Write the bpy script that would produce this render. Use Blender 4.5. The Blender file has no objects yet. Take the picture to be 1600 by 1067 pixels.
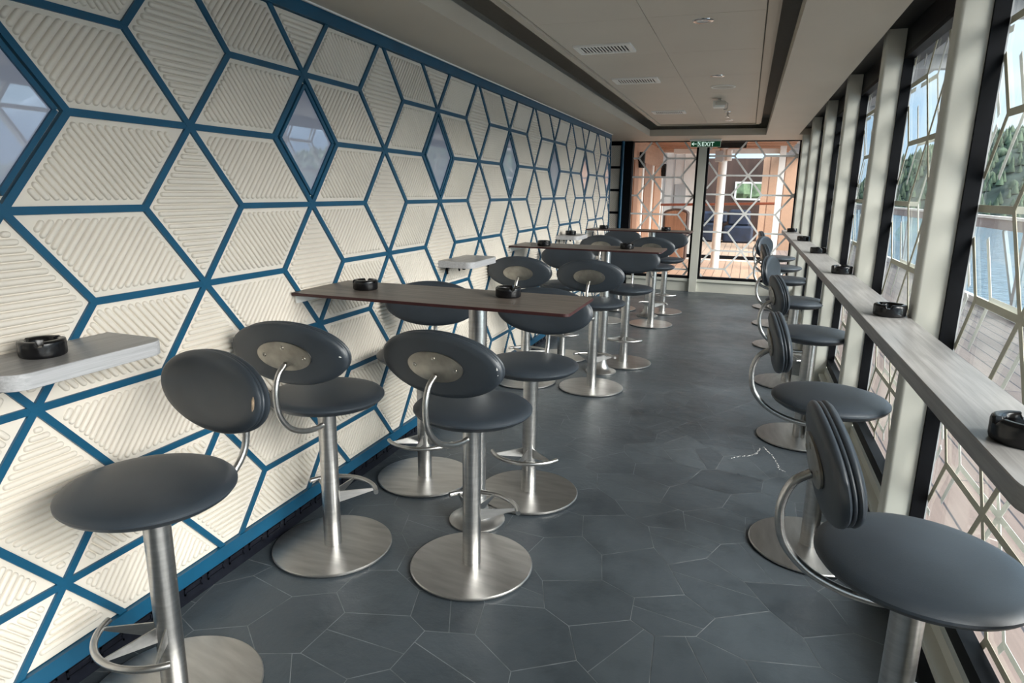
import bpy, math, random
from mathutils import Vector, Matrix
random.seed(7)
PI = math.pi
S = bpy.context.scene
COL = S.collection
R = math.radians

# ------------------------------------------------------------------ materials
def new_mat(name):
    m = bpy.data.materials.new(name); m.use_nodes = True
    nt = m.node_tree; nt.nodes.clear()
    out = nt.nodes.new('ShaderNodeOutputMaterial')
    return m, nt, out

def N(nt, t, **kw):
    n = nt.nodes.new(t)
    for k, v in kw.items():
        if k in n.inputs: n.inputs[k].default_value = v
        else: setattr(n, k, v)
    return n

def ramp(nt, fac, stops):
    r = nt.nodes.new('ShaderNodeValToRGB')
    el = r.color_ramp.elements
    while len(el) < len(stops): el.new(0.5)
    for e, (p, c) in zip(el, stops):
        e.position = p; e.color = (c[0], c[1], c[2], 1)
    nt.links.new(fac, r.inputs[0])
    return r.outputs[0]

def simple(name, col, rough=0.5, metal=0.0, noise=0.0, nscale=30.0, stretch=(1, 1, 1), bump=0.0, bscale=None, spec=0.5, coat=0.0):
    """principled surface whose colour varies gently with a procedural noise"""
    m, nt, out = new_mat(name)
    b = N(nt, 'ShaderNodeBsdfPrincipled')
    b.inputs['Roughness'].default_value = rough
    b.inputs['Metallic'].default_value = metal
    b.inputs['Specular IOR Level'].default_value = spec
    b.inputs['Coat Weight'].default_value = coat
    nt.links.new(b.outputs[0], out.inputs[0])
    tc = N(nt, 'ShaderNodeTexCoord')
    mp = N(nt, 'ShaderNodeMapping'); mp.inputs['Scale'].default_value = stretch
    nt.links.new(tc.outputs['Object'], mp.inputs[0])
    nz = N(nt, 'ShaderNodeTexNoise'); nz.inputs['Scale'].default_value = nscale; nz.inputs['Detail'].default_value = 5
    nt.links.new(mp.outputs[0], nz.inputs['Vector'])
    lo = [c * (1 - noise) for c in col]; hi = [min(1, c * (1 + noise)) for c in col]
    nt.links.new(ramp(nt, nz.outputs[0], [(0.3, lo), (0.7, hi)]), b.inputs['Base Color'])
    if bump > 0:
        nb = N(nt, 'ShaderNodeTexNoise'); nb.inputs['Scale'].default_value = bscale or nscale; nb.inputs['Detail'].default_value = 6
        nt.links.new(mp.outputs[0], nb.inputs['Vector'])
        bp = N(nt, 'ShaderNodeBump'); bp.inputs['Strength'].default_value = bump; bp.inputs['Distance'].default_value = 0.01
        nt.links.new(nb.outputs[0], bp.inputs['Height']); nt.links.new(bp.outputs[0], b.inputs['Normal'])
    return m

def glass(name, tint=(0.97, 0.985, 0.985), amount=0.55):
    """clear pane: transparent, with a mirror share that grows towards grazing view"""
    m, nt, out = new_mat(name)
    lw = N(nt, 'ShaderNodeLayerWeight'); lw.inputs['Blend'].default_value = 0.5
    pw = N(nt, 'ShaderNodeMath', operation='POWER'); pw.inputs[1].default_value = 5.0
    ma = N(nt, 'ShaderNodeMath', operation='MULTIPLY_ADD'); ma.inputs[1].default_value = amount; ma.inputs[2].default_value = 0.03
    nt.links.new(lw.outputs['Facing'], pw.inputs[0]); nt.links.new(pw.outputs[0], ma.inputs[0])
    tr = N(nt, 'ShaderNodeBsdfTransparent'); tr.inputs[0].default_value = (*tint, 1)
    gl = N(nt, 'ShaderNodeBsdfGlossy'); gl.inputs['Roughness'].default_value = 0.01
    nz = N(nt, 'ShaderNodeTexNoise'); nz.inputs['Scale'].default_value = 1.5
    bp = N(nt, 'ShaderNodeBump'); bp.inputs['Strength'].default_value = 0.01
    nt.links.new(nz.outputs[0], bp.inputs['Height']); nt.links.new(bp.outputs[0], gl.inputs['Normal'])
    mx = N(nt, 'ShaderNodeMixShader')
    nt.links.new(ma.outputs[0], mx.inputs[0]); nt.links.new(tr.outputs[0], mx.inputs[1]); nt.links.new(gl.outputs[0], mx.inputs[2])
    nt.links.new(mx.outputs[0], out.inputs[0])
    return m

def planks(name, c1, c2, seam, width, axis, rough=0.6, length=2.2):
    """boards running along y (axis='y') or x, with dark seams"""
    m, nt, out = new_mat(name)
    b = N(nt, 'ShaderNodeBsdfPrincipled'); b.inputs['Roughness'].default_value = rough
    nt.links.new(b.outputs[0], out.inputs[0])
    tc = N(nt, 'ShaderNodeTexCoord')
    mp = N(nt, 'ShaderNodeMapping')
    if axis == 'y': mp.inputs['Rotation'].default_value = (0, 0, PI / 2)
    nt.links.new(tc.outputs['Object'], mp.inputs[0])
    br = N(nt, 'ShaderNodeTexBrick')
    br.inputs['Scale'].default_value = 1.0
    br.inputs['Brick Width'].default_value = length; br.inputs['Row Height'].default_value = width
    br.inputs['Mortar Size'].default_value = width * 0.04
    br.inputs['Color1'].default_value = (*c1, 1); br.inputs['Color2'].default_value = (*c2, 1); br.inputs['Mortar'].default_value = (*seam, 1)
    nt.links.new(mp.outputs[0], br.inputs['Vector'])
    ms = N(nt, 'ShaderNodeMapping'); ms.inputs['Scale'].default_value = (3, 60, 20)
    nt.links.new(mp.outputs[0], ms.inputs[0])
    nz = N(nt, 'ShaderNodeTexNoise'); nz.inputs['Scale'].default_value = 1.0; nz.inputs['Detail'].default_value = 5
    nt.links.new(ms.outputs[0], nz.inputs['Vector'])
    mx = N(nt, 'ShaderNodeMix', data_type='RGBA', blend_type='MULTIPLY')
    mx.inputs['Factor'].default_value = 0.5
    nt.links.new(br.outputs['Color'], mx.inputs['A'])
    nt.links.new(ramp(nt, nz.outputs[0], [(0.25, (0.6, 0.6, 0.6)), (0.75, (1, 1, 1))]), mx.inputs['B'])
    nt.links.new(mx.outputs['Result'], b.inputs['Base Color'])
    return m

def wood(name, c1, c2, axis='y', rough=0.5, freq=90.0, along=3.0):
    """fine straight grain running along an axis"""
    m, nt, out = new_mat(name)
    b = N(nt, 'ShaderNodeBsdfPrincipled'); b.inputs['Roughness'].default_value = rough
    nt.links.new(b.outputs[0], out.inputs[0])
    tc = N(nt, 'ShaderNodeTexCoord')
    mp = N(nt, 'ShaderNodeMapping')
    mp.inputs['Scale'].default_value = tuple(along if a == axis else freq for a in 'xyz')
    nt.links.new(tc.outputs['Object'], mp.inputs[0])
    nz = N(nt, 'ShaderNodeTexNoise'); nz.inputs['Scale'].default_value = 1.0; nz.inputs['Detail'].default_value = 6
    nz.inputs['Roughness'].default_value = 0.65; nz.inputs['Distortion'].default_value = 0.6
    nt.links.new(mp.outputs[0], nz.inputs['Vector'])
    nt.links.new(ramp(nt, nz.outputs[0], [(0.3, c1), (0.7, c2)]), b.inputs['Base Color'])
    return m

M = {}
M['cream'] = simple('cream_wall_panel', (0.71, 0.655, 0.575), 0.5, noise=0.03, nscale=6)
M['teal'] = simple('teal_painted_strip', (0.004, 0.075, 0.150), 0.42, noise=0.10, nscale=8)
M['milk'] = simple('milky_glass', (0.46, 0.49, 0.60), 0.03, noise=0.03, nscale=3, spec=0.9, coat=1.0)
for n_ in M['milk'].node_tree.nodes:
    if n_.type == 'BSDF_PRINCIPLED': n_.inputs['Coat IOR'].default_value = 2.2; n_.inputs['Coat Roughness'].default_value = 0.01
M['black'] = simple('black_rubber', (0.004, 0.0045, 0.006), 0.5, noise=0.2, spec=0.15)
M['kick'] = simple('black_kick_strip', (0.008, 0.009, 0.014), 0.28, noise=0.3)
M['grout'] = simple('pale_grout', (0.20, 0.215, 0.225), 0.9, noise=0.5, nscale=9)
M['leather'] = simple('slate_leatherette', (0.027, 0.036, 0.047), 0.43, noise=0.10, nscale=12, bump=0.08, bscale=420, spec=0.75)
M['piping'] = simple('dark_piping', (0.02, 0.026, 0.032), 0.5, noise=0.1)
M['steel'] = simple('brushed_steel', (0.56, 0.55, 0.535), 0.30, metal=1.0, noise=0.10, nscale=14, stretch=(1, 1, 7))
M['steel_disc'] = simple('brushed_steel_disc', (0.50, 0.49, 0.475), 0.36, metal=1.0, noise=0.16, nscale=5, stretch=(5, 1, 1), bump=0.03, bscale=60)
M['screw'] = simple('steel_screw', (0.42, 0.40, 0.36), 0.3, metal=1.0, noise=0.1)
M['plate'] = simple('stainless_mounting_plate', (0.36, 0.34, 0.30), 0.34, metal=1.0, noise=0.22, nscale=18)
M['foam'] = simple('torn_foam', (0.62, 0.47, 0.33), 0.9, noise=0.3, nscale=120)
M['white_scuff'] = simple('white_scuff', (0.75, 0.74, 0.72), 0.8, noise=0.1)
M['dark_wood'] = wood('dark_oak_laminate', (0.055, 0.047, 0.040), (0.20, 0.168, 0.142), 'x', 0.42, 55, 3)
M['wine'] = simple('wine_edge_band', (0.045, 0.012, 0.012), 0.45, noise=0.2)
M['grey_wood'] = wood('grey_ash_laminate', (0.20, 0.195, 0.19), (0.36, 0.352, 0.345), 'y', 0.35, 70, 2.5)
M['grey_edge'] = wood('pale_ash_edge', (0.36, 0.36, 0.37), (0.55, 0.55, 0.56), 'y', 0.45, 120, 3)
M['ash'] = simple('black_melamine', (0.005, 0.005, 0.006), 0.22, noise=0.2, spec=0.45)
M['paint'] = simple('cream_grey_paint', (0.60, 0.595, 0.53), 0.5, noise=0.03, nscale=4)
M['soffit'] = simple('taupe_ceiling_paint', (0.52, 0.465, 0.385), 0.5, noise=0.03, nscale=2)
M['tray'] = simple('ceiling_tile_paint', (0.60, 0.545, 0.465), 0.5, noise=0.025, nscale=2)
M['seam'] = simple('ceiling_seam', (0.30, 0.28, 0.24), 0.8, noise=0.05)
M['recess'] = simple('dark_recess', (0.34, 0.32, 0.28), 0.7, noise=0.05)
M['header'] = simple('dark_header', (0.008, 0.0085, 0.010), 0.4, noise=0.1, spec=0.2)
M['white'] = simple('white_plastic', (0.86, 0.85, 0.81), 0.4, noise=0.02)
M['grille'] = simple('pale_speaker_mesh', (0.55, 0.52, 0.46), 0.6, noise=0.25, nscale=400)
M['lens'] = simple('downlight_lens', (0.55, 0.56, 0.58), 0.1, noise=0.1, spec=0.8)
M['chrome'] = simple('chrome_ring', (0.6, 0.6, 0.6), 0.15, metal=1.0, noise=0.05)
M['film'] = simple('olive_cream_lattice', (0.52, 0.50, 0.39), 0.5, noise=0.04)
M['film_white'] = simple('white_lattice', (0.80, 0.80, 0.78), 0.5, noise=0.03)
M['glass'] = glass('window_glass')
M['railglass'] = glass('rail_glass', (0.82, 0.90, 0.93), 0.35)
M['green'] = simple('exit_green', (0.002, 0.085, 0.035), 0.35, noise=0.08)
def lit(m, col, k):
    for n_ in m.node_tree.nodes:
        if n_.type == 'BSDF_PRINCIPLED':
            n_.inputs['Emission Color'].default_value = (*col, 1); n_.inputs['Emission Strength'].default_value = k
lit(M['green'], (0.0, 0.25, 0.09), 0.03)
M['letter'] = simple('pale_green_lettering', (0.75, 0.95, 0.86), 0.4, noise=0.02)
lit(M['letter'], (0.75, 0.95, 0.86), 0.30)
M['deck'] = planks('weathered_deck_planks', (0.27, 0.20, 0.175), (0.31, 0.235, 0.205), (0.06, 0.055, 0.065), 0.15, 'y')
M['deck_rear'] = planks('warm_deck_planks', (0.46, 0.30, 0.205), (0.54, 0.36, 0.25), (0.13, 0.085, 0.06), 0.17, 'y')
M['orange_wood'] = planks('warm_wall_boards', (0.45, 0.265, 0.17), (0.51, 0.31, 0.205), (0.20, 0.10, 0.06), 0.4, 'y', length=8)
M['slat_wood'] = wood('warm_slat_wood', (0.38, 0.20, 0.12), (0.56, 0.32, 0.20), 'x', 0.5, 40, 1)
M['door_wood'] = wood('brown_door_wood', (0.20, 0.10, 0.06), (0.34, 0.18, 0.11), 'z', 0.5, 30, 1.5)
M['dark_brown'] = wood('dark_brown_boards', (0.035, 0.018, 0.014), (0.075, 0.04, 0.03), 'z', 0.5, 20, 1)
M['ext_white'] = simple('exterior_white_paint', (0.80, 0.79, 0.76), 0.5, noise=0.06, nscale=3)
M['ext_grey'] = simple('exterior_grey_paint', (0.42, 0.43, 0.44), 0.5, noise=0.06, nscale=3)
M['navy'] = simple('navy_cover_fabric', (0.010, 0.017, 0.040), 0.6, noise=0.5, nscale=5)
M['rail_wood'] = simple('varnished_red_rail', (0.22, 0.06, 0.03), 0.35, noise=0.1)
M['foliage'] = simple('far_foliage', (0.11, 0.17, 0.09), 0.8, noise=0.6, nscale=5)

def slate_mat():
    m, nt, out = new_mat('slate_floor_tile')
    b = N(nt, 'ShaderNodeBsdfPrincipled')
    nt.links.new(b.outputs[0], out.inputs[0])
    at = N(nt, 'ShaderNodeAttribute'); at.attribute_name = 'tile_tone'
    tc = N(nt, 'ShaderNodeTexCoord')
    nz = N(nt, 'ShaderNodeTexNoise'); nz.inputs['Scale'].default_value = 3.2; nz.inputs['Detail'].default_value = 9; nz.inputs['Roughness'].default_value = 0.68
    nt.links.new(tc.outputs['Object'], nz.inputs['Vector'])
    base = ramp(nt, at.outputs['Fac'], [(0.0, (0.044, 0.054, 0.064)), (0.5, (0.060, 0.073, 0.085)), (1.0, (0.080, 0.096, 0.109))])
    mx = N(nt, 'ShaderNodeMix', data_type='RGBA', blend_type='MULTIPLY'); mx.inputs['Factor'].default_value = 0.75
    nt.links.new(base, mx.inputs['A'])
    nt.links.new(ramp(nt, nz.outputs[0], [(0.3, (0.45, 0.48, 0.49)), (0.5, (0.85, 0.87, 0.87)), (0.72, (1, 1, 1))]), mx.inputs['B'])
    sp = N(nt, 'ShaderNodeTexNoise'); sp.inputs['Scale'].default_value = 34; sp.inputs['Detail'].default_value = 8; sp.inputs['Roughness'].default_value = 0.75
    nt.links.new(tc.outputs['Object'], sp.inputs['Vector'])
    m2 = N(nt, 'ShaderNodeMix', data_type='RGBA', blend_type='MIX')
    nt.links.new(ramp(nt, sp.outputs[0], [(0.63, (0, 0, 0)), (0.75, (0.35, 0.35, 0.35))]), m2.inputs['Factor'])
    nt.links.new(mx.outputs['Result'], m2.inputs['A']); m2.inputs['B'].default_value = (0.16, 0.18, 0.19, 1)
    nt.links.new(m2.outputs['Result'], b.inputs['Base Color'])
    nt.links.new(ramp(nt, nz.outputs[0], [(0.3, (0.27, 0.27, 0.27)), (0.7, (0.46, 0.46, 0.46))]), b.inputs['Roughness'])
    nb = N(nt, 'ShaderNodeTexNoise'); nb.inputs['Scale'].default_value = 9; nb.inputs['Detail'].default_value = 9; nb.inputs['Roughness'].default_value = 0.6
    nt.links.new(tc.outputs['Object'], nb.inputs['Vector'])
    bp = N(nt, 'ShaderNodeBump'); bp.inputs['Strength'].default_value = 0.35; bp.inputs['Distance'].default_value = 0.014
    nt.links.new(nb.outputs[0], bp.inputs['Height']); nt.links.new(bp.outputs[0], b.inputs['Normal'])
    return m
M['slate'] = slate_mat()

def sea_mat():
    m, nt, out = new_mat('sea_water')
    b = N(nt, 'ShaderNodeBsdfPrincipled'); b.inputs['Roughness'].default_value = 0.18
    b.inputs['Base Color'].default_value = (0.10, 0.17, 0.24, 1)
    nt.links.new(b.outputs[0], out.inputs[0])
    tc = N(nt, 'ShaderNodeTexCoord')
    nb = N(nt, 'ShaderNodeTexNoise'); nb.inputs['Scale'].default_value = 0.6; nb.inputs['Detail'].default_value = 6
    nt.links.new(tc.outputs['Object'], nb.inputs['Vector'])
    bp = N(nt, 'ShaderNodeBump'); bp.inputs['Strength'].default_value = 0.7; bp.inputs['Distance'].default_value = 0.6
    nt.links.new(nb.outputs[0], bp.inputs['Height']); nt.links.new(bp.outputs[0], b.inputs['Normal'])
    nt.links.new(ramp(nt, nb.outputs[0], [(0.35, (0.17, 0.22, 0.28)), (0.65, (0.34, 0.40, 0.47))]), b.inputs['Base Color'])
    return m
M['sea'] = sea_mat()
M['forest'] = simple('forest_trees', (0.085, 0.125, 0.080), 0.9, noise=0.5, nscale=0.14)
M['hill'] = simple('forest_floor', (0.06, 0.085, 0.07), 0.9, noise=0.5, nscale=0.08)
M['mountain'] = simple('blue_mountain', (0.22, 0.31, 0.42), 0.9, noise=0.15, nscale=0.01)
M['cloudlight'] = None

# ------------------------------------------------------------------ mesh builder
class MB:
    def __init__(s): s.v = []; s.f = []; s.mi = []; s.cur = 0
    def add(s, vs, fs, mi=None):
        o = len(s.v); s.v += [tuple(p) for p in vs]
        for f in fs: s.f.append([o + i for i in f]); s.mi.append(s.cur if mi is None else mi)
    def box(s, x0, y0, z0, x1, y1, z1):
        vs = [(x, y, z) for x in (x0, x1) for y in (y0, y1) for z in (z0, z1)]
        s.add(vs, [(0, 1, 3, 2), (4, 6, 7, 5), (0, 4, 5, 1), (2, 3, 7, 6), (0, 2, 6, 4), (1, 5, 7, 3)])
        return s
    def bar(s, p, q, w, h, n=(1, 0, 0)):
        """box from p to q, width w across, height h along n (p, q on its base)"""
        p, q, n = Vector(p), Vector(q), Vector(n).normalized()
        d = (q - p).normalized(); t = d.cross(n).normalized() * (w / 2)
        vs = []
        for e in (p, q):
            vs += [e - t, e + t, e + t + n * h, e - t + n * h]
        s.add(vs, [(3, 2, 1, 0), (4, 5, 6, 7), (0, 1, 5, 4), (1, 2, 6, 5), (2, 3, 7, 6), (3, 0, 4, 7)])
        return s
    def tube(s, pts, r, seg=10):
        pts = [Vector(p) for p in pts]; rings = []
        t0 = (pts[1] - pts[0]).normalized()
        a = Vector((0, 0, 1)) if abs(t0.z) < 0.9 else Vector((1, 0, 0))
        u = t0.cross(a).normalized()
        for i, p in enumerate(pts):
            t = (pts[min(i + 1, len(pts) - 1)] - pts[max(i - 1, 0)]).normalized()
            u = (u - t * u.dot(t)).normalized(); w = t.cross(u)
            rr = r[i] if isinstance(r, (list, tuple)) else r
            rings.append([p + (u * math.cos(2 * PI * k / seg) + w * math.sin(2 * PI * k / seg)) * rr for k in range(seg)])
        vs = [v for ring in rings for v in ring]; fs = []
        for i in range(len(rings) - 1):
            for k in range(seg):
                k2 = (k + 1) % seg
                fs.append((i * seg + k, i * seg + k2, (i + 1) * seg + k2, (i + 1) * seg + k))
        fs.append(tuple(range(seg))[::-1]); fs.append(tuple((len(rings) - 1) * seg + k for k in range(seg)))
        s.add(vs, fs); return s
    def lathe(s, prof, seg=32, fn=None):
        """profile of (r, z) turned about z; r=0 rows collapse; fn maps (x,y,z) to its place"""
        vs = []; idx = []
        for r, z in prof:
            if r < 1e-9:
                idx.append([len(vs)]); vs.append((0, 0, z))
            else:
                idx.append(list(range(len(vs), len(vs) + seg)))
                vs += [(r * math.cos(2 * PI * k / seg), r * math.sin(2 * PI * k / seg), z) for k in range(seg)]
        fs = []
        for a, b in zip(idx, idx[1:]):
            for k in range(seg):
                k2 = (k + 1) % seg
                if len(a) == 1 and len(b) == 1: continue
                if len(a) == 1: fs.append((a[0], b[k2], b[k]))
                elif len(b) == 1: fs.append((a[k], a[k2], b[0]))
                else: fs.append((a[k], a[k2], b[k2], b[k]))
        if fn: vs = [fn(*v) for v in vs]
        s.add(vs, fs); return s
    def prism(s, poly, z0, z1, ch=0.0, fn=None, top_mi=None, side_mi=None):
        """outline extruded from z0 to z1 with chamfered rims"""
        n = len(poly); cx = sum(p[0] for p in poly) / n; cy = sum(p[1] for p in poly) / n
        ins = inset(poly, ch) if ch else poly
        rings = [(ins, z0), (poly, z0 + ch), (poly, z1 - ch), (ins, z1)] if ch else [(poly, z0), (poly, z1)]
        vs = [(x, y, z) for ring, z in rings for x, y in ring]
        if fn: vs = [fn(*v) for v in vs]
        o = len(s.v); s.v += [tuple(v) for v in vs]
        sm = s.cur if side_mi is None else side_mi; tm = s.cur if top_mi is None else top_mi
        for i in range(len(rings) - 1):
            for k in range(n):
                k2 = (k + 1) % n
                s.f.append([o + i * n + k, o + i * n + k2, o + (i + 1) * n + k2, o + (i + 1) * n + k]); s.mi.append(sm)
        s.f.append([o + k for k in range(n)][::-1]); s.mi.append(tm)
        s.f.append([o + (len(rings) - 1) * n + k for k in range(n)]); s.mi.append(tm)
        return s
    def mesh(s, name, mats, angle=35):
        me = bpy.data.meshes.new(name)
        me.from_pydata(s.v, [], s.f)
        for m in (mats if isinstance(mats, (list, tuple)) else [mats]): me.materials.append(m)
        me.polygons.foreach_set('material_index', s.mi)
        if angle:
            me.polygons.foreach_set('use_smooth', [True] * len(me.polygons))
            me.set_sharp_from_angle(angle=R(angle))
        me.update(); return me
    def build(s, name, mats, parent=None, angle=35):
        o = bpy.data.objects.new(name, s.mesh(name, mats, angle)); COL.objects.link(o)
        if parent: o.parent = parent
        return o

def inset(poly, d):
    n = len(poly); out = []
    ar = sum(poly[i][0] * poly[(i + 1) % n][1] - poly[(i + 1) % n][0] * poly[i][1] for i in range(n))
    sg = 1 if ar > 0 else -1
    for i in range(n):
        p0, p1, p2 = Vector(poly[i - 1]).to_2d(), Vector(poly[i]).to_2d(), Vector(poly[(i + 1) % n]).to_2d()
        a = (p1 - p0).normalized(); b = (p2 - p1).normalized()
        na = Vector((-a.y, a.x)) * sg; nb = Vector((-b.y, b.x)) * sg
        m = na + nb; L = m.length
        if L < 1e-6: out.append(tuple(p1)); continue
        m /= L; c = max(0.35, m.dot(na))
        out.append(tuple(p1 + m * (d / c)))
    return out

def rrect(x0, y0, x1, y1, rad, seg=6):
    """rounded rectangle; rad = one radius or four (x0y0, x1y0, x1y1, x0y1)"""
    rs = rad if isinstance(rad, (list, tuple)) else [rad] * 4
    cs = [(x0, y0, 1, 1, PI), (x1, y0, -1, 1, 1.5 * PI), (x1, y1, -1, -1, 0), (x0, y1, 1, -1, 0.5 * PI)]
    out = []
    for (x, y, sx, sy, a0), r in zip(cs, rs):
        if r <= 0: out.append((x, y)); continue
        for k in range(seg + 1):
            a = a0 + k * PI / 2 / seg
            out.append((x + sx * r + r * math.cos(a), y + sy * r + r * math.sin(a)))
    return out

def spline(pts, n=6):
    P = [Vector(p) for p in pts]; P = [2 * P[0] - P[1]] + P + [2 * P[-1] - P[-2]]; out = []
    for i in range(1, len(P) - 2):
        for k in range(n):
            t = k / n; a, b, c, d = P[i - 1], P[i], P[i + 1], P[i + 2]
            out.append(0.5 * ((2 * b) + (c - a) * t + (2 * a - 5 * b + 4 * c - d) * t * t + (3 * b - a - 3 * c + d) * t ** 3))
    return out + [P[-2]]

def clip_poly(poly, x0, y0, x1, y1):
    for ax, lim, sg in ((0, x0, 1), (0, x1, -1), (1, y0, 1), (1, y1, -1)):
        out = []
        for i in range(len(poly)):
            a, b = poly[i], poly[(i + 1) % len(poly)]
            da, db = (a[ax] - lim) * sg, (b[ax] - lim) * sg
            if da >= 0: out.append(a)
            if da * db < 0:
                t = da / (da - db); out.append((a[0] + (b[0] - a[0]) * t, a[1] + (b[1] - a[1]) * t))
        poly = out
        if len(poly) < 3: return []
    return poly

def clip_seg(a, b, x0, y0, x1, y1):
    t0, t1 = 0.0, 1.0; d = (b[0] - a[0], b[1] - a[1])
    for p, q in ((-d[0], a[0] - x0), (d[0], x1 - a[0]), (-d[1], a[1] - y0), (d[1], y1 - a[1])):
        if abs(p) < 1e-12:
            if q < 0: return None
        else:
            t = q / p
            if p < 0: t0 = max(t0, t)
            else: t1 = min(t1, t)
    if t1 - t0 < 1e-4: return None
    return ((a[0] + d[0] * t0, a[1] + d[1] * t0), (a[0] + d[0] * t1, a[1] + d[1] * t1))

# ------------------------------------------------------------------ object helpers
def tag(o, label=None, cat=None, group=None, kind=None):
    if label: o['label'] = label
    if cat: o['category'] = cat
    if group: o['group'] = group
    if kind: o['kind'] = kind
    return o
def empty(name, loc=(0, 0, 0), rz=0.0):
    o = bpy.data.objects.new(name, None); COL.objects.link(o)
    o.location = loc; o.rotation_euler = (0, 0, rz); o.empty_display_size = 0.1
    return o
def dup(o, parent=None):
    c = o.copy(); COL.objects.link(c)
    if parent: c.parent = parent
    for ch in list(o.children): dup(ch, c)
    return c
def struct(o): o['kind'] = 'structure'; return o

# ------------------------------------------------------------------ camera
H = 1.5434
CAM = Vector((1.8894, -1.9031, H))
yaw, pit, rol = -0.3354, 0.2273, 0.0162
fwd = Vector((math.sin(yaw) * math.cos(pit), math.cos(yaw) * math.cos(pit), -math.sin(pit)))
right = Vector((math.cos(yaw), -math.sin(yaw), 0)); up = right.cross(fwd)
r2 = right * math.cos(rol) + up * math.sin(rol); u2 = -right * math.sin(rol) + up * math.cos(rol)
cd = bpy.data.cameras.new('camera'); cam = bpy.data.objects.new('camera', cd); COL.objects.link(cam)
mt = Matrix((r2, u2, -fwd)).transposed().to_4x4(); mt.translation = CAM
cam.matrix_world = mt
cd.sensor_width = 36; cd.lens = 1022.05 / 1600 * 36; cd.clip_start = 0.05; cd.clip_end = 5000
S.camera = cam

# ------------------------------------------------------------------ rhombic wall
U = 0.45; CS = 1.5 * U; DD = 1.238 * U; TILT = -0.0167
Z0 = H + 0.4491 * U                     # height of a six-spoke node in an even column
WY0, WY1, WZ0, WZ1 = -3.3, 7.585, 0.135, 2.272
wall_left = struct(MB().box(-0.12, -3.4, 0.0, -0.004, 7.6, 2.34).build('wall_left', M['paint'], angle=0))
wall_left.location = (-TILT * H, 0, 0); wall_left.rotation_euler = (0, TILT, 0)

def ribbed(poly, ribdir):
    """flat bordered board with raised round-ended ribs parallel to ribdir, on the plane (y, z); depth is +x"""
    mb = MB()
    fl = lambda a, b, c: (c, a, b)
    b0 = inset(poly, 0.0095)
    mb.prism(b0, -0.004, 0.0045, 0.0012, fn=fl)
    d = Vector(ribdir).normalized(); n = Vector((-d.y, d.x))
    fld = inset(poly, 0.028)
    hs = [Vector(p).dot(n) for p in fld]; lo, hi = min(hs), max(hs)
    pitch = 0.0217; cnt = int((hi - lo) / pitch); h0 = (lo + hi - (cnt - 1) * pitch) / 2
    w = 0.0092
    for i in range(cnt):
        h = h0 + i * pitch; ts = []
        for hh in (h - w * 0.5, h + w * 0.5):
            xs = []
            for k in range(len(fld)):
                a, b = Vector(fld[k]), Vector(fld[(k + 1) % len(fld)])
                da, db = a.dot(n) - hh, b.dot(n) - hh
                if da * db < 0: xs.append((a + (b - a) * (da / (da - db))).dot(d))
            if len(xs) == 2: ts.append((min(xs), max(xs)))
        if len(ts) < 2: continue
        t0 = max(t[0] for t in ts) + w * 0.6; t1 = min(t[1] for t in ts) - w * 0.6
        if t1 - t0 < 0.004: continue
        vs = []; K = 5
        for sc, z in ((1.0, 0.0030), (0.90, 0.0105), (0.60, 0.0136), (0.18, 0.0146)):
            for t, a0 in ((t1, -PI / 2), (t0, PI / 2)):
                for k in range(K + 1):
                    a = a0 + k * PI / K
                    p = d * (t + math.cos(a) * w * sc) + n * (h + math.sin(a) * w * sc)
                    vs.append((z, p.x, p.y))
        m = 2 * (K + 1); fs = []
        for r in range(3):
            for k in range(m):
                k2 = (k + 1) % m
                fs.append((r * m + k, r * m + k2, (r + 1) * m + k2, (r + 1) * m + k))
        fs.append(tuple(3 * m + k for k in range(m)))
        mb.add(vs, fs)
    return mb

edges = {}; rh = []
for c in range(-5, 13):
    for k in range(-2, 7):
        r = k + (0.5 if c % 2 else 0.0)
        y, z = c * CS, Z0 - r * DD
        if z > 2.9 or z < -0.9: continue
        h = U / 2
        n0 = (y, z); rt = (y + U, z); lf = (y - U, z)
        ur = (y + h, z + DD / 2); ul = (y - h, z + DD / 2); dr = (y + h, z - DD / 2); dl = (y - h, z - DD / 2)
        for q in (rt, lf, ur, ul, dr, dl):
            key = tuple(sorted([(round(n0[0], 3), round(n0[1], 3)), (round(q[0], 3), round(q[1], 3))]))
            edges[key] = key
        glassy = (c % 2 != 0) and abs(r + 0.5) < 0.01
        rh.append(('V', (y, z), [n0, dr, (y, z - DD), dl], (1, 0), glassy))
        rh.append(('D', (y, z), [n0, rt, (y + 1.5 * U, z - DD / 2), dr], (rt[0] - dr[0], rt[1] - dr[1]), False))
        rh.append(('A', (y, z), [n0, ur, (y + 1.5 * U, z + DD / 2), rt], (ur[0] - rt[0], ur[1] - rt[1]), False))
proto = {}; panels = []; dia = []
for t, o, poly, rd, gl in rh:
    cp = clip_poly(poly, WY0, WZ0, WY1, WZ1)
    if len(cp) < 3: continue
    a = abs(sum(cp[i][0] * cp[(i + 1) % len(cp)][1] - cp[(i + 1) % len(cp)][0] * cp[i][1] for i in range(len(cp)))) / 2
    if a < 0.0035: continue
    if gl: dia.append((o, poly)); continue
    cy = sum(p[0] for p in cp) / len(cp)
    dist = max(0.5, Vector((1.9, cy + 1.9)).length) if cy > -1.0 else 50
    full = all(abs(p[0] - q[0]) < 1e-6 and abs(p[1] - q[1]) < 1e-6 for p, q in zip(cp, poly)) and len(cp) == 4
    panels.append((a / dist ** 2.6, t, o, cp, rd, full))
panels.sort(key=lambda p: -p[0])
rest = MB()
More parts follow.
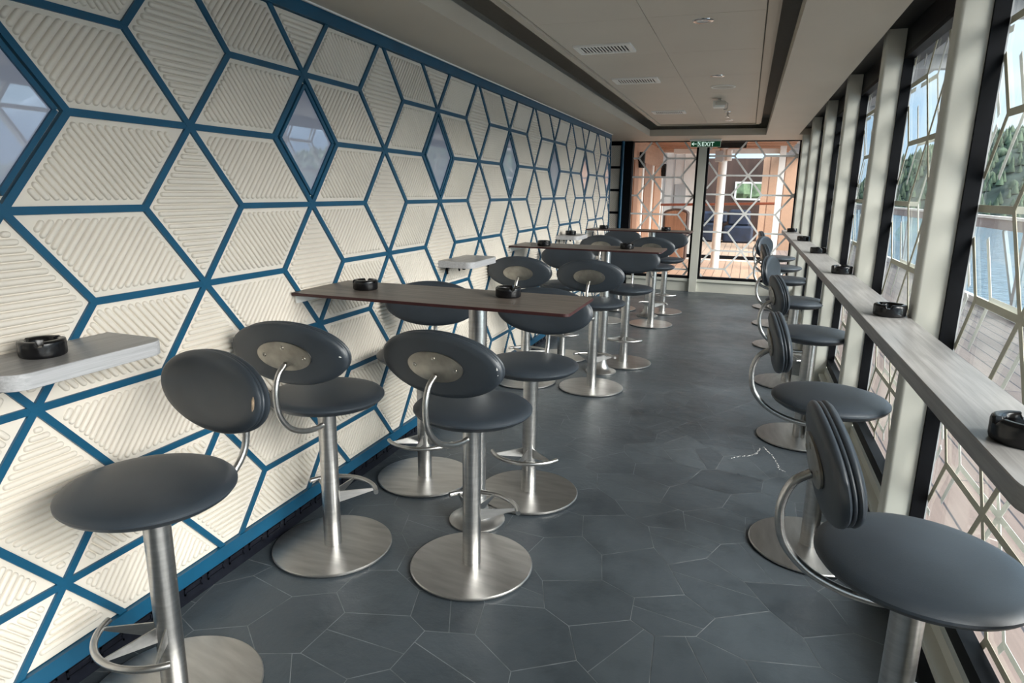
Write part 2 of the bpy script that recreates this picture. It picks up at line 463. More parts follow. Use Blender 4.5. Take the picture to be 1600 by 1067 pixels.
for i, (_, t, o, cp, rd, full) in enumerate(panels):
    if i < 100:
        if full:
            if t not in proto:
                proto[t] = ribbed([(p[0] - o[0], p[1] - o[1]) for p in cp], rd).mesh('ribbed_panel', M['cream'], 40)
            ob = bpy.data.objects.new('ribbed_panel', proto[t]); COL.objects.link(ob); ob.location = (0, o[0], o[1])
            ob.parent = wall_left
        else:
            ribbed(cp, rd).build('ribbed_panel', M['cream'], wall_left, 40)
    else:
        b = ribbed(cp, rd); rest.add(b.v, b.f)
tag(rest.build('ribbed_panel', M['cream'], wall_left, 40), kind='stuff')
lat = MB()
for a, b in edges.values():
    s_ = clip_seg(a, b, WY0, WZ0, WY1, WZ1)
    if s_: lat.bar((-0.004, s_[0][0], s_[0][1]), (-0.004, s_[1][0], s_[1][1]), 0.0225, 0.0172 + 0.0004 * (0 if abs(s_[0][1] - s_[1][1]) < 1e-3 else (1 if (s_[1][0] - s_[0][0]) * (s_[1][1] - s_[0][1]) > 0 else 2)))
lat.build('strip_lattice', M['teal'], wall_left, 0)
MB().box(-0.004, -3.4, 0.086, 0.022, 7.6, 0.142).build('bottom_rail', M['teal'], wall_left, 0)
MB().box(-0.004, -3.4, 2.266, 0.022, 7.6, 2.325).build('top_rail', M['teal'], wall_left, 0)
MB().box(-0.12, 7.585, 0.086, 0.02, 7.615, 2.325).build('end_rail', M['teal'], wall_left, 0)
for o, poly in dia:
    g = MB(); fl = lambda a, b, c: (c, a, b)
    ip = inset(poly, 0.036)
    w = g.prism(ip, 0.0, 0.006, fn=fl).build('diamond_pane', M['milk'], wall_left, 0)
    fr = MB(); i1 = inset(poly, 0.028)
    for k in range(4):
        fr.bar((0.0, *i1[k]), (0.0, *i1[(k + 1) % 4]), 0.015, 0.014)
    fr.build('pane_frame', M['teal'], w, 0)
# black kick strip with a raised slotted profile
bb = MB().box(-0.02, -3.4, 0.0, 0.012, 7.6, 0.088)
y = -1.4
while y < 7.5:
    bb.box(0.012, y, 0.038, 0.017, y + 0.085, 0.046); bb.box(0.012, y, 0.062, 0.017, y + 0.085, 0.068)
    bb.box(0.012, y, 0.038, 0.017, y + 0.006, 0.068); bb.box(0.012, y + 0.079, 0.038, 0.017, y + 0.085, 0.068)
    y += 0.115
bl = struct(bb.build('baseboard_left', M['kick'], None, 0)); bl.location = (0.014, 0, 0)

# ------------------------------------------------------------------ floor: jittered hexagonal slate slabs
def make_floor():
    mb = MB(); tones = []
    mb.box(-0.35, -3.5, -0.08, 2.75, 9.0, -0.0012); tones += [0.5] * 6
    px, py = 0.315, 0.262
    rng = random.Random(3); vj = {}
    def jit(p):
        k = (round((p[0] + 0.3) / px * 2), round((p[1] + 3.6) / py * 3))
        if k not in vj: vj[k] = (p[0] + rng.uniform(-0.052, 0.052), p[1] + rng.uniform(-0.042, 0.042))
        return vj[k]
    def put(poly, tone):
        q = clip_poly(poly, -0.3, -3.45, 2.72, 8.95)
        if len(q) < 3: return
        q2 = inset(q, 0.0015)
        o = len(mb.v); n = len(q2)
        mb.v += [(x, y, 0.0) for x, y in q2]
        ar = sum(q2[i][0] * q2[(i + 1) % n][1] - q2[(i + 1) % n][0] * q2[i][1] for i in range(n))
        ids = list(range(o, o + n))
        mb.f.append(ids if ar > 0 else ids[::-1]); mb.mi.append(1); tones.append(tone)
    nrow = int(13 / py) + 2
    for j in range(nrow):
        for i in range(-2, 12):
            cx = -0.3 + i * px + (px / 2 if j % 2 else 0); cy = -3.6 + j * py
            pts = []
            for dx, dy in ((0, -2 / 3), (0.5, -1 / 3), (0.5, 1 / 3), (0, 2 / 3), (-0.5, 1 / 3), (-0.5, -1 / 3)):
                pts.append(jit((cx + dx * px, cy + dy * py)))
            u = rng.random(); tone = min(1, max(0, rng.gauss(0.5, 0.15)))
            if u < 0.62:
                a = rng.choice([0, 1, 2]); b = a + 3
                t = rng.uniform(0.15, 0.5)
                A = Vector(pts[a]).lerp(Vector(pts[(a + 1) % 6]), t); t2 = rng.uniform(0.15, 0.5)
                B = Vector(pts[b]).lerp(Vector(pts[(b + 1) % 6]), t2)
                p1 = [tuple(A)] + [pts[k % 6] for k in range(a + 1, b + 1)] + [tuple(B)]
                p2 = [tuple(B)] + [pts[k % 6] for k in range(b + 1, a + 7)] + [tuple(A)]
                put(p1, tone); put(p2, min(1, max(0, rng.gauss(0.5, 0.17))))
            else: put(pts, tone)
    me = mb.mesh('floor', [M['grout'], M['slate']], 0)
    at = me.attributes.new('tile_tone', 'FLOAT', 'FACE')
    at.data.foreach_set('value', tones)
    o = bpy.data.objects.new('floor', me); COL.objects.link(o)
    return struct(o)
floor = make_floor()
pm = MB(); rng = random.Random(21)
for path in ([(2.12, 2.26), (2.155, 2.164), (2.184, 2.05), (2.2, 1.929), (2.227, 1.901)], [(1.928, 1.99), (1.982, 2.043), (2.04, 2.076), (2.078, 2.133), (2.101, 2.23)]):
    for a, b in zip(path, path[1:]):
        for k in range(7):
            t = (k + rng.uniform(0.1, 0.6)) / 7
            p = Vector(a).lerp(Vector(b), t); q = p + (Vector(b) - Vector(a)) * rng.uniform(0.04, 0.11)
            j = Vector((rng.uniform(-0.006, 0.006), rng.uniform(-0.006, 0.006)))
            pm.bar((p.x + j.x, p.y + j.y, 0.0002), (q.x + j.x * 0.3, q.y + j.y * 0.3, 0.0002), rng.uniform(0.002, 0.006), 0.0006, (0, 0, 1))
pm.build('paint_mark', M['white_scuff'], floor, 0)

# ------------------------------------------------------------------ ceiling
SZ = 2.325
cl = MB()
cl.box(-0.3, -3.5, SZ, 0.485, 7.95, 2.412)                 # soffit along the ribbed wall
cl.box(2.045, -3.5, SZ, 2.455, 7.95, 2.412)                # soffit along the windows
cl.box(-0.45, 7.95, SZ, 2.66, 9.05, 2.412)                # soffit at the far end
cl.box(-0.3, -3.5, SZ, 2.46, -3.2, 2.412)
ceiling = struct(cl.build('ceiling', M['soffit'], None, 0))
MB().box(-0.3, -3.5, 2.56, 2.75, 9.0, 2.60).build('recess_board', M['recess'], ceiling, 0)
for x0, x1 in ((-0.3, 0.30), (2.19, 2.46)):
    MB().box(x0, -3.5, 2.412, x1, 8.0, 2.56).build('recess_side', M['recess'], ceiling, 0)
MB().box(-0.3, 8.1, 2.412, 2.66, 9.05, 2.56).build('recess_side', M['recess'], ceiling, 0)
MB().box(0.012, -3.4, 2.3245, 0.026, 7.6, 2.332).box(0.018, -3.4, 2.318, 0.028, 7.6, 2.326).build('edge_bead', M['white'], ceiling, 0)
tr = MB()
ty0, ty1, tx0, tx1 = -3.2, 7.72, 0.62, 1.945
xs = [tx0 + 0.05, tx0 + 0.67, tx1 - 0.05]
ysm = [ty0 + 0.0]
y = 7.64
cuts = []
while y > ty0: cuts.append(y); y -= 0.955
cuts.append(ty0)
for a, b in zip(cuts, cuts[1:]):
    for p, q in zip(xs, xs[1:]):
        tr.prism([(p + 0.0015, b + 0.0015), (q - 0.0015, b + 0.0015), (q - 0.0015, a - 0.0015), (p + 0.0015, a - 0.0015)], 2.452, 2.475, 0.001)
tr.build('ceiling_tile_field', M['tray'], ceiling, 0)
MB().box(tx0 + 0.03, ty0, 2.458, tx1 - 0.03, ty1, 2.478).build('tile_seam', M['seam'], ceiling, 0)
tf = MB()
tf.box(tx0, ty0, 2.44, tx0 + 0.045, ty1, 2.50); tf.box(tx1 - 0.045, ty0, 2.44, tx1, ty1, 2.50)
tf.box(tx0, ty1 - 0.045, 2.44, tx1, ty1, 2.50)
tf.box(tx0 - 0.018, ty0, 2.455, tx0, ty1 + 0.018, 2.50); tf.box(tx1, ty0, 2.455, tx1 + 0.018, ty1 + 0.018, 2.50)
tf.build('tile_border', M['soffit'], ceiling, 0)

def vent(x, y, label):
    e = empty('ceiling_vent', (x, y, 2.452)); tag(e, label, 'vent', 'air vents in the ceiling')
    w, l = 0.185, 0.125
    f = MB()
    f.box(-w, -l, -0.012, w, -l + 0.028, 0); f.box(-w, l - 0.028, -0.012, w, l, 0)
    f.box(-w, -l + 0.028, -0.012, -w + 0.028, l - 0.028, 0); f.box(w - 0.028, -l + 0.028, -0.012, w, l - 0.028, 0)
    f.build('frame', M['white'], e, 0)
    MB().box(-w + 0.02, -l + 0.02, -0.003, w - 0.02, l - 0.02, 0).build('backing', M['black'], e, 0)
    n = 15
    for i in range(n):
        xx = -w + 0.034 + (2 * w - 0.068) * i / (n - 1)
        MB().bar((xx, -l + 0.024, -0.0035), (xx, l - 0.024, -0.0035), 0.007, 0.006, (0.35, 0, -1)).build('slat', M['white'], e, 0)
    return e
vent(0.925, 2.60, 'white slatted ceiling vent nearest us, first of the row of three')
vent(0.925, 3.90, 'white slatted ceiling vent in the middle of the row of three')
vent(0.94, 6.20, 'white slatted ceiling vent at the far end of the row of three')

def downlight(x, y, label):
    e = empty('downlight', (x, y, 2.452)); tag(e, label, 'ceiling light', 'recessed ceiling downlights')
    MB().lathe([(0.034, -0.004), (0.05, -0.006), (0.056, -0.003), (0.057, 0.0)], 32).build('trim_ring', M['chrome'], e)
    MB().lathe([(0, -0.001), (0.02, -0.002), (0.036, -0.0035), (0.037, 0)], 32).build('lens', M['lens'], e)
    return e
downlight(1.575, 2.05, 'round recessed downlight nearest us on the bare ceiling tiles')
downlight(1.575, 3.85, 'small round downlight just before the round ceiling speaker')
downlight(1.575, 7.25, 'small round downlight at the far end, beyond the sprinkler head')
sp = empty('ceiling_speaker', (1.60, 4.42, 2.452)); tag(sp, 'round pale ceiling speaker flush with the tiles, beside the white box fixture', 'speaker')
MB().lathe([(0, -0.006), (0.085, -0.006), (0.09, -0.004)], 40).build('grille', M['grille'], sp)
MB().lathe([(0.088, -0.004), (0.092, -0.008), (0.104, -0.006), (0.106, 0)], 40).build('rim', M['white'], sp)
fx = empty('camera_fixture', (1.535, 5.20, 2.452)); tag(fx, 'small white boxed fixture hanging from the ceiling before the sprinkler', 'ceiling fixture')
MB().prism(rrect(-0.055, -0.05, 0.055, 0.05, 0.012), -0.085, -0.02, 0.006).build('housing', M['white'], fx)
MB().lathe([(0.02, 0.0), (0.02, -0.022)], 20).build('stem', M['white'], fx)
MB().prism(rrect(-0.03, -0.075, 0.075, -0.05, 0.006), -0.065, -0.035, 0.003).build('side_box', M['grille'], fx)
MB().tube([(0.045, -0.02, -0.02), (0.085, -0.03, -0.05), (0.082, -0.04, -0.10), (0.05, -0.04, -0.105)], 0.006, 8).build('hook', M['chrome'], fx)
sk = empty('sprinkler_head', (1.585, 6.30, 2.452)); tag(sk, 'tiny metal sprinkler head hanging from the far ceiling', 'sprinkler')
MB().lathe([(0.035, 0), (0.032, -0.008), (0.012, -0.012), (0.012, -0.05), (0, -0.05)], 20).build('body', M['chrome'], sk)
MB().lathe([(0, -0.066), (0.026, -0.064), (0.026, -0.061), (0, -0.060)], 16).build('deflector', M['chrome'], sk)
MB().tube([(0.011, 0, -0.045), (0.018, 0, -0.056), (0.008, 0, -0.064)], 0.003, 6).tube([(-0.011, 0, -0.045), (-0.018, 0, -0.056), (-0.008, 0, -0.064)], 0.003, 6).build('frame_arm', M['chrome'], sk)

# ------------------------------------------------------------------ lattice films and windows
def lattice_edges(s, D, x0, y0, x1, y1, ox, oy):
    out = {}
    for c in range(-8, 9):
        for k in range(-8, 9):
            r = k + (0.5 if c % 2 else 0)
            n0 = (ox + c * 1.5 * s, oy + r * D)
            for dx, dy in ((s, 0), (-s, 0), (s / 2, D / 2), (-s / 2, D / 2), (s / 2, -D / 2), (-s / 2, -D / 2)):
                q = (n0[0] + dx, n0[1] + dy)
                key = tuple(sorted([(round(n0[0], 3), round(n0[1], 3)), (round(q[0], 3), round(q[1], 3))]))
                out[key] = key
    res = []
    for a, b in out.values():
        g = clip_seg(a, b, x0, y0, x1, y1)
        if g: res.append(g)
    return res

def step(p, q):
    return 0.0003 * (0 if abs(p[1] - q[1]) < 1e-3 else (1 if (q[0] - p[0]) * (q[1] - p[1]) > 0 else 2))

POSTS = [-1.955, -0.53, 0.895, 2.32, 3.745, 5.17, 6.595, 8.02]
GX = 2.657
BOT, TOP = 0.255, 2.262
wall_right = MB()
wall_right.box(2.56, -3.5, 0.0, 2.70, 9.0, 0.128)
wall_right.box(2.606, -3.5, 2.272, 2.72, 9.0, 2.403)
wall_right.box(2.46, -3.5, 2.403, 2.72, 9.0, 2.56)
wr = struct(wall_right.build('wall_right', M['header'], None, 0))
for i, py in enumerate(POSTS):
    p = MB().prism(rrect(2.505, py - 0.045, 2.60, py + 0.045, [0.016, 0.0, 0.0, 0.016], 4), 0.0, 2.402)
    struct(p.build('trim_%d' % (i + 1), M['paint'], None, 50))
ends = [-3.4] + POSTS + [8.93]
for i in range(len(ends) - 1):
    a, b = ends[i] + 0.045, ends[i + 1] - 0.045
    if b - a < 0.2: continue
    w = struct(empty('window_%d' % (i + 1), (GX, (a + b) / 2, BOT)))
    fr = MB(); L = (b - a) / 2 + 0.045
    fr.box(-0.056, -L, -0.045, -0.008, L, 0.012); fr.box(-0.056, -L, TOP - BOT - 0.012, -0.008, L, TOP - BOT + 0.012)
    fr.box(-0.056, -L, 0.012, -0.008, -L + 0.055, TOP - BOT - 0.012); fr.box(-0.056, L - 0.055, 0.012, -0.008, L, TOP - BOT - 0.012)
    fr.build('window_frame', M['black'], w, 0)
    pa = MB()
    pa.box(-0.003, -L + 0.01, 0, 0.003, L - 0.01, TOP - BOT)
    pa.build('pane', M['glass'], w, 0)
    gk = MB()
    for yy in (-L + 0.046, L - 0.054): gk.box(-0.009, yy, 0.0, -0.003, yy + 0.008, TOP - BOT)
    gk.build('gasket', M['ext_grey'], w, 0)
    off = 0.128
    for nm, xo, mt_, wd in (('lattice', -0.0034, M['film'], 0.025), ('outer_lattice', 0.040, M['film_white'], 0.023)):
        lm = MB()
        for p, q in lattice_edges(0.398, 0.606, -L + 0.055, 0.0, L - 0.055, TOP - BOT, off, 0.598 - BOT):
            lm.bar((xo, p[0], p[1]), (xo, q[0], q[1]), wd, 0.0012 + step(p, q), (-1, 0, 0))
        lm.build(nm, mt_, w, 0)
    sl = MB()
    sl.box(2.548 - GX, -L + 0.045, 0.128 - BOT, 2.60 - GX, L - 0.045, 0.150 - BOT)
    sl.box(2.592 - GX, -L + 0.045, 0.145 - BOT, 2.618 - GX, L - 0.045, 0.198 - BOT)
    sl.build('window_sill', M['paint'], w, 0)
    MB().box(-0.0, -0.055 + L - 0.03, 0.50, 0.012, -0.02 + L - 0.03, 0.62).build('hinge', M['black'], w, 0)

# far end wall, its two windows, mullion and sill
RY = 8.95
e = MB()
e.box(0.09, RY - 0.02, 0.0, 2.60, RY + 0.10, 0.165)
e.box(1.115, RY - 0.075, 0.0, 1.232, RY + 0.06, SZ)
e.box(2.575, RY - 0.15, 0.0, 2.70, RY + 0.1, SZ)
wrr = struct(e.build('wall_far', M['paint'], None, 0))
MB().box(0.09, RY - 0.05, 0.165, 2.60, RY + 0.10, 0.205).build('window_sill', M['paint'], wrr, 0)
for i, (x0, x1, ox, oz) in enumerate(((0.105, 1.115, 0.419, 1.779), (1.232, 2.575, 1.86, 1.815))):
    w = struct(empty('window_%d' % (20 + i), ((x0 + x1) / 2, RY, 0.205)))
    hw = (x1 - x0) / 2; ht = SZ - 0.205
    fr = MB(); lw = 0.006 if i == 0 else 0.035
    fr.box(-hw, -0.03, 0, hw, 0.05, 0.042); fr.box(-hw, -0.03, ht - 0.012, hw, 0.05, ht)
    fr.box(-hw, -0.03, 0.04, -hw + lw, 0.05, ht - 0.01); fr.box(hw - 0.035, -0.03, 0.04, hw, 0.05, ht - 0.01)
    fr.build('window_frame', M['black'], w, 0)
    MB().box(-hw + lw, 0.0, 0.04, hw - 0.034, 0.008, ht - 0.01).build('pane', M['glass'], w, 0)
    lm = MB()
    for p, q in lattice_edges(0.44, 0.574, -hw + lw, 0.042, hw - 0.035, ht - 0.012, ox - (x0 + x1) / 2, oz - 0.205):
        lm.bar((p[0], -0.002, p[1]), (q[0], -0.002, q[1]), 0.027, 0.0012 + step(p, q), (0, -1, 0))
    lm.build('lattice', M['film_white'], w, 0)
# corner left of the far windows: small ribbed panels, teal tube, black board
wc = MB()
wc.box(-0.50, 7.60, 0, -0.12, 7.68, SZ); wc.box(-0.50, 7.6, 0, -0.40, 9.0, SZ); wc.box(-0.5, 8.86, 0, 0.105, 9.0, SZ)
wcorner = struct(wc.build('wall_corner', M['black'], None, 0))
z = 0.16
k = 0
while z < 2.25:
    b = ribbed([(-0.385, z), (-0.075, z), (-0.075, min(z + 0.335, 2.30)), (-0.385, min(z + 0.335, 2.30))], (1, 1 if k % 2 else -1))
    o = MB(); o.add([(y, 8.86 - x, zz) for x, y, zz in b.v], [f[::-1] for f in b.f])
    o.build('ribbed_panel', M['cream'], wcorner, 40); z += 0.355; k += 1
MB().lathe([(0.0, 0.0), (0.024, 0.0), (0.024, SZ), (0, SZ)], 24, lambda x, y, z: (x - 0.045, y + 8.835, z)).build('corner_tube', M['teal'], wcorner)
struct(MB().box(-0.3, -3.6, 0, 2.75, -3.5, 2.6).build('wall_near', M['paint'], None, 0))

# ------------------------------------------------------------------ bar stool
def make_stool():
    e = empty('bar_stool')
    b = MB().lathe([(0, 0.004), (0.252, 0.004), (0.256, 0.008), (0.256, 0.013), (0.252, 0.0165), (0.10, 0.0185), (0, 0.019)], 72).build('base_plate', M['steel_disc'], e)
    MB().lathe([(0, 0), (0.247, 0), (0.247, 0.0045), (0, 0.0045)], 48).build('rubber_ring', M['black'], b)
    MB().lathe([(0.0, 0.018), (0.0375, 0.018), (0.0375, 0.652), (0, 0.652)], 36).build('pole', M['steel'], e)
    # seat: rounded lens, slightly wider than deep
    prof = [(0, -0.046), (0.10, -0.044), (0.16, -0.036), (0.198, -0.023), (0.219, -0.009), (0.2275, 0.002), (0.2275, 0.009), (0.219, 0.0175), (0.20, 0.0235), (0.165, 0.0285), (0.10, 0.032), (0, 0.034)]
    st = MB().lathe(prof, 64, lambda x, y, z: (x * 1.02 + 0.008, y * 1.05, z + 0.692)).build('seat', M['leather'], e)
    MB().lathe([(0, 0.640), (0.085, 0.640), (0.09, 0.644), (0.09, 0.662), (0, 0.662)], 32).build('mounting_disc', M['steel'], st)
    # backrest: two oval cushions back to back, curved a little round the sitter
    A, B = 0.258, 0.124; lean = R(9); cx, cz = -0.212, 0.932
    def place(d, yy, zz):
        d = d + 0.20 * yy * yy
        return (cx + d * math.cos(lean) - zz * math.sin(lean), yy, cz + zz * math.cos(lean) + d * math.sin(lean))
    pp = [(0, 0.026), (0.55, 0.0255), (0.80, 0.023), (0.92, 0.0175), (0.975, 0.010), (0.99, 0.004), (0.978, -0.0005), (0.958, -0.0025),
          (0.975, -0.0045), (0.982, -0.008), (0.975, -0.0112), (0.958, -0.013), (0.98, -0.015), (1.0, -0.020), (0.99, -0.027), (0.94, -0.034), (0.80, -0.0385), (0, -0.040)]
    bk = MB().lathe(pp[::-1], 64, lambda x, y, z: place(z, x * A, y * B)).build('backrest', M['leather'], e, 60)
    MB().lathe([(0, -0.0455), (0.96, -0.0455), (1, -0.0445), (1, -0.0385), (0, -0.0385)], 48, lambda x, y, z: place(z, x * 0.118, y * 0.057)).build('mounting_plate', M['plate'], bk)
    for yy, zz in ((-0.088, -0.002), (0.0, 0.034), (0.088, -0.002)):
        MB().lathe([(0.0028, -0.0465), (0.0035, -0.0478), (0.0082, -0.0478), (0.009, -0.0455), (0.009, -0.0445)], 16, lambda x, y, z: place(z, x + yy, y + zz)).build('screw', M['screw'], bk)
    path = [place(-0.046, 0, -0.035), (-0.292, 0, 0.858), (-0.312, 0, 0.79), (-0.298, 0, 0.705), (-0.243, 0, 0.638), (-0.165, 0, 0.597), (-0.085, 0, 0.578), (-0.03, 0, 0.577)]
    MB().tube(spline(path, 6), 0.0115, 14).build('stem', M['steel'], e)
    # curved footrest carried by three tapered fins
    fz = 0.245; rad = 0.192
    f = MB().tube([(rad * math.cos(R(a)), rad * math.sin(R(a)), fz) for a in range(-62, 63, 4)], 0.0105, 12).build('footrest', M['steel'], e)
    for a in (-50, 0, 50):
        c, s_ = math.cos(R(a)), math.sin(R(a)); t = 0.0025
        vs = []
        for sg in (-1, 1):
            for r, zz in ((0.034, fz - 0.038), (rad - 0.006, fz - 0.006), (rad - 0.006, fz + 0.004), (0.034, fz + 0.012)):
                vs.append((r * c - sg * t * s_, r * s_ + sg * t * c, zz))
        MB_ = MB(); MB_.add(vs, [(0, 1, 2, 3), (7, 6, 5, 4), (0, 4, 5, 1), (1, 5, 6, 2), (2, 6, 7, 3), (3, 7, 4, 0)])
        MB_.build('fin', M['steel'], f, 0)
    return e, place
STOOLS = [
 # x, y, facing, label
 (0.350, -0.605, -104, 'dark stool nearest the left wall shelf, torn tan patch on its backrest edge'),
 (0.300, 0.305, 91, 'dark stool by the ribbed wall on the near side of the nearest brown table'),
 (0.930, 0.379, 81, 'dark stool in the open aisle before the nearest brown table, scuffed backrest edge'),
 (0.355, 1.086, -76, 'dark stool on the far side of the nearest brown table, by the wall'),
 (0.942, 1.115, -89, 'dark stool on the far side of the nearest brown table, aisle side'),
 (0.274, 3.07, 92, 'dark stool with steel back plate, near side of the middle brown table, by the wall'),
 (0.830, 3.084, 91, 'dark stool with steel back plate, near side of the middle brown table, aisle side'),
 (0.340, 3.97, -84, 'dark stool half hidden behind the middle brown table, on the wall side'),
 (0.931, 3.974, -89, 'dark stool behind the middle brown table, on the aisle side'),
 (0.330, 5.90, 90, 'dark stool on the near side of the farthest brown table, by the wall'),
 (0.919, 5.907, 88, 'dark stool on the near side of the farthest brown table, aisle side'),
 (0.340, 6.83, -88, 'dark stool beyond the farthest brown table, on the wall side'),
 (0.945, 6.83, -90, 'dark stool beyond the farthest brown table, on the aisle side'),
 (2.345, -0.262, 3, 'large dark stool at the near end of the long window shelf'),
 (2.285, 1.06, 2, 'second dark stool from the near end of the window shelf'),
 (2.335, 2.50, 6, 'third dark stool from the near end of the window shelf'),
 (2.325, 3.84, -14, 'fourth dark stool from the near end of the window shelf'),
 (2.325, 5.30, 4, 'fifth dark stool from the near end of the window shelf'),
 (2.325, 6.52, -20, 'sixth dark stool from the near end of the window shelf'),
 (2.335, 7.80, 4, 'farthest dark stool at the window shelf, close to the far glass wall'),
]
proto_st, PL = make_stool()
for i, (x, y, a, lab) in enumerate(STOOLS):
    o = proto_st if i == 0 else None
    if o is None:
        o = dup(proto_st)
    o.location = (x, y, 0); o.rotation_euler = (0, 0, R(a))
    tag(o, lab, 'bar stool', 'dark swivel bar stools')
    if i in (0, 1, 2):                       # worn spots differ from stool to stool
        STOOLS[i] = (o,)
def child(o, nm): return [c for c in o.children if c.name.split('.')[0] == nm][0]
def patch(o, yy, zz, dd, ry, rz_, mat, nm, seed):
    rng = random.Random(seed); m = MB(); pts = []
    for k in range(11):
        a = 2 * PI * k / 11; r = rng.uniform(0.6, 1.1)
        pts.append(PL(dd, yy + ry * r * math.cos(a), zz + rz_ * r * math.sin(a)))
    m.add([PL(dd + 0.003 * (1 if dd > 0 else -1), yy, zz)] + pts, [(0, k + 1, (k + 1) % 11 + 1) for k in range(11)])
    m.build(nm, mat, child(o, 'backrest'), 0)
patch(STOOLS[0][0], 0.236, 0.006, 0.0195, 0.009, 0.021, M['foam'], 'torn_patch', 5)
patch(STOOLS[1][0], -0.232, 0.012, -0.034, 0.008, 0.006, M['white_scuff'], 'scuff_mark', 8)
patch(STOOLS[2][0], -0.244, 0.018, -0.031, 0.004, 0.008, M['white_scuff'], 'scuff_mark', 9)
patch(STOOLS[2][0], -0.246, -0.004, -0.030, 0.003, 0.006, M['white_scuff'], 'scuff_mark', 10)

# ------------------------------------------------------------------ brown tables along the wall
def make_table():
    e = empty('high_table')
    MB().prism(rrect(0.006, -0.225, 1.275, 0.225, [0.012, 0.028, 0.028, 0.012]), 1.074, 1.087, 0.0012, top_mi=0, side_mi=1).build('tabletop', [M['dark_wood'], M['wine']], e, 0)
    pl = MB().lathe([(0.0, 0.02), (0.041, 0.02), (0.041, 1.066), (0, 1.066)], 32, lambda x, y, z: (x + 0.79, y + 0.05, z)).build('pole', M['steel'], e)
    MB().prism(rrect(0.70, -0.045, 0.88, 0.145, 0.02), 1.064, 1.0742, 0.002).build('mounting_disc', M['steel'], pl)
    MB().lathe([(0, 0.0), (0.130, 0.0), (0.133, 0.004), (0.133, 0.010), (0.129, 0.014), (0.108, 0.019), (0.082, 0.030), (0.062, 0.050), (0.049, 0.085), (0.043, 0.135), (0.0, 0.135)], 48,
               lambda x, y, z: (x + 0.79, y + 0.05, z)).build('base', M['steel_disc'], e)
    br = MB().box(0.012, -0.20, 1.036, 0.018, 0.20, 1.0745).box(0.012, -0.20, 1.069, 0.05, 0.20, 1.0745)
    br.build('wall_bracket', M['white'], e, 0)
    return e
t0 = make_table()
for i, (yc, lab) in enumerate(((0.70, 'brown wood-top high table nearest us, fixed to the ribbed wall'),
                               (3.55, 'middle brown wood-top high table fixed to the ribbed wall'),
                               (6.40, 'farthest brown wood-top high table fixed to the ribbed wall before the far glass'))):
    o = t0 if i == 0 else dup(t0)
    o.location = (0.012, yc, 0); tag(o, lab, 'table', 'brown high tables fixed to the wall')

# grey wall shelves
def make_wshelf():
    e = empty('wall_shelf')
    MB().prism(rrect(0.006, -0.232, 0.252, 0.232, [0.0, 0.055, 0.055, 0.0]), 1.045, 1.087, 0.0015, top_mi=0, side_mi=1).build('shelf_board', [M['grey_wood'], M['grey_edge']], e, 40)
    for yy in (-0.10, 0.10):
        b = MB().box(0.008, yy - 0.012, 0.985, 0.014, yy + 0.012, 1.046).box(0.008, yy - 0.012, 1.039, 0.15, yy + 0.012, 1.0455)
        b.build('bracket', M['black'], e, 0)
        MB().lathe([(0, 1.022), (0.009, 1.022), (0.011, 1.026), (0.011, 1.040), (0, 1.040)], 10, lambda x, y, z: (x + 0.135, y + yy, z)).build('bolt', M['black'], e)
    return e
w0 = make_wshelf()
for i, (yc, lab) in enumerate(((-0.652, 'short grey wall shelf nearest us, beside the stool with the torn backrest'),
                               (2.20, 'short grey wall shelf in the middle of the ribbed wall with nothing on it'),
                               (5.03, 'small far grey wall shelf just beyond the middle brown table'))):
    o = w0 if i == 0 else dup(w0)
    o.location = (0.012, yc, 0); tag(o, lab, 'shelf', 'short grey wall shelves')

# long window shelf
ws = MB().prism(rrect(2.336, -0.79, 2.5045, 7.30, [0.085, 0.0, 0.0, 0.01], 8), 1.057, 1.10, 0.0018, top_mi=0, side_mi=1).build('window_shelf', [M['grey_wood'], M['grey_wood']], None, 40)
tag(ws, 'long narrow grey wood shelf running along the window posts', 'shelf')

# ------------------------------------------------------------------ ashtrays
def make_ashtray():
    m = MB(); seg = 64
    prof = [(0, 0.0), (0.050, 0.0), (0.0545, 0.003), (0.0555, 0.008), (0.0556, 0.020), (0.0558, 0.030), (0.0560, 0.038), (0.0545, 0.043), (0.050, 0.0455), (0.041, 0.0455), (0.0365, 0.043), (0.034, 0.034), (0.031, 0.018), (0.026, 0.011), (0, 0.010)]
    def notch(x, y, z):
        r = math.hypot(x, y)
        if z > 0.030 and r > 0.033:
            a = math.degrees(math.atan2(y, x)) % 120
            if abs(a - 60) < 9: z = 0.033
        if r > 0.0525 and 0.003 < z < 0.044:
            k = 1 + 0.012 * (1 if int(math.degrees(math.atan2(y, x)) / 5.625) % 2 else -1); x *= k; y *= k
        return (x, y, z)
    m.lathe(prof, seg, notch)
    return m.build('ashtray', M['ash'], None, 50)
a0 = make_ashtray()
T1z, Rz = 1.087, 1.10
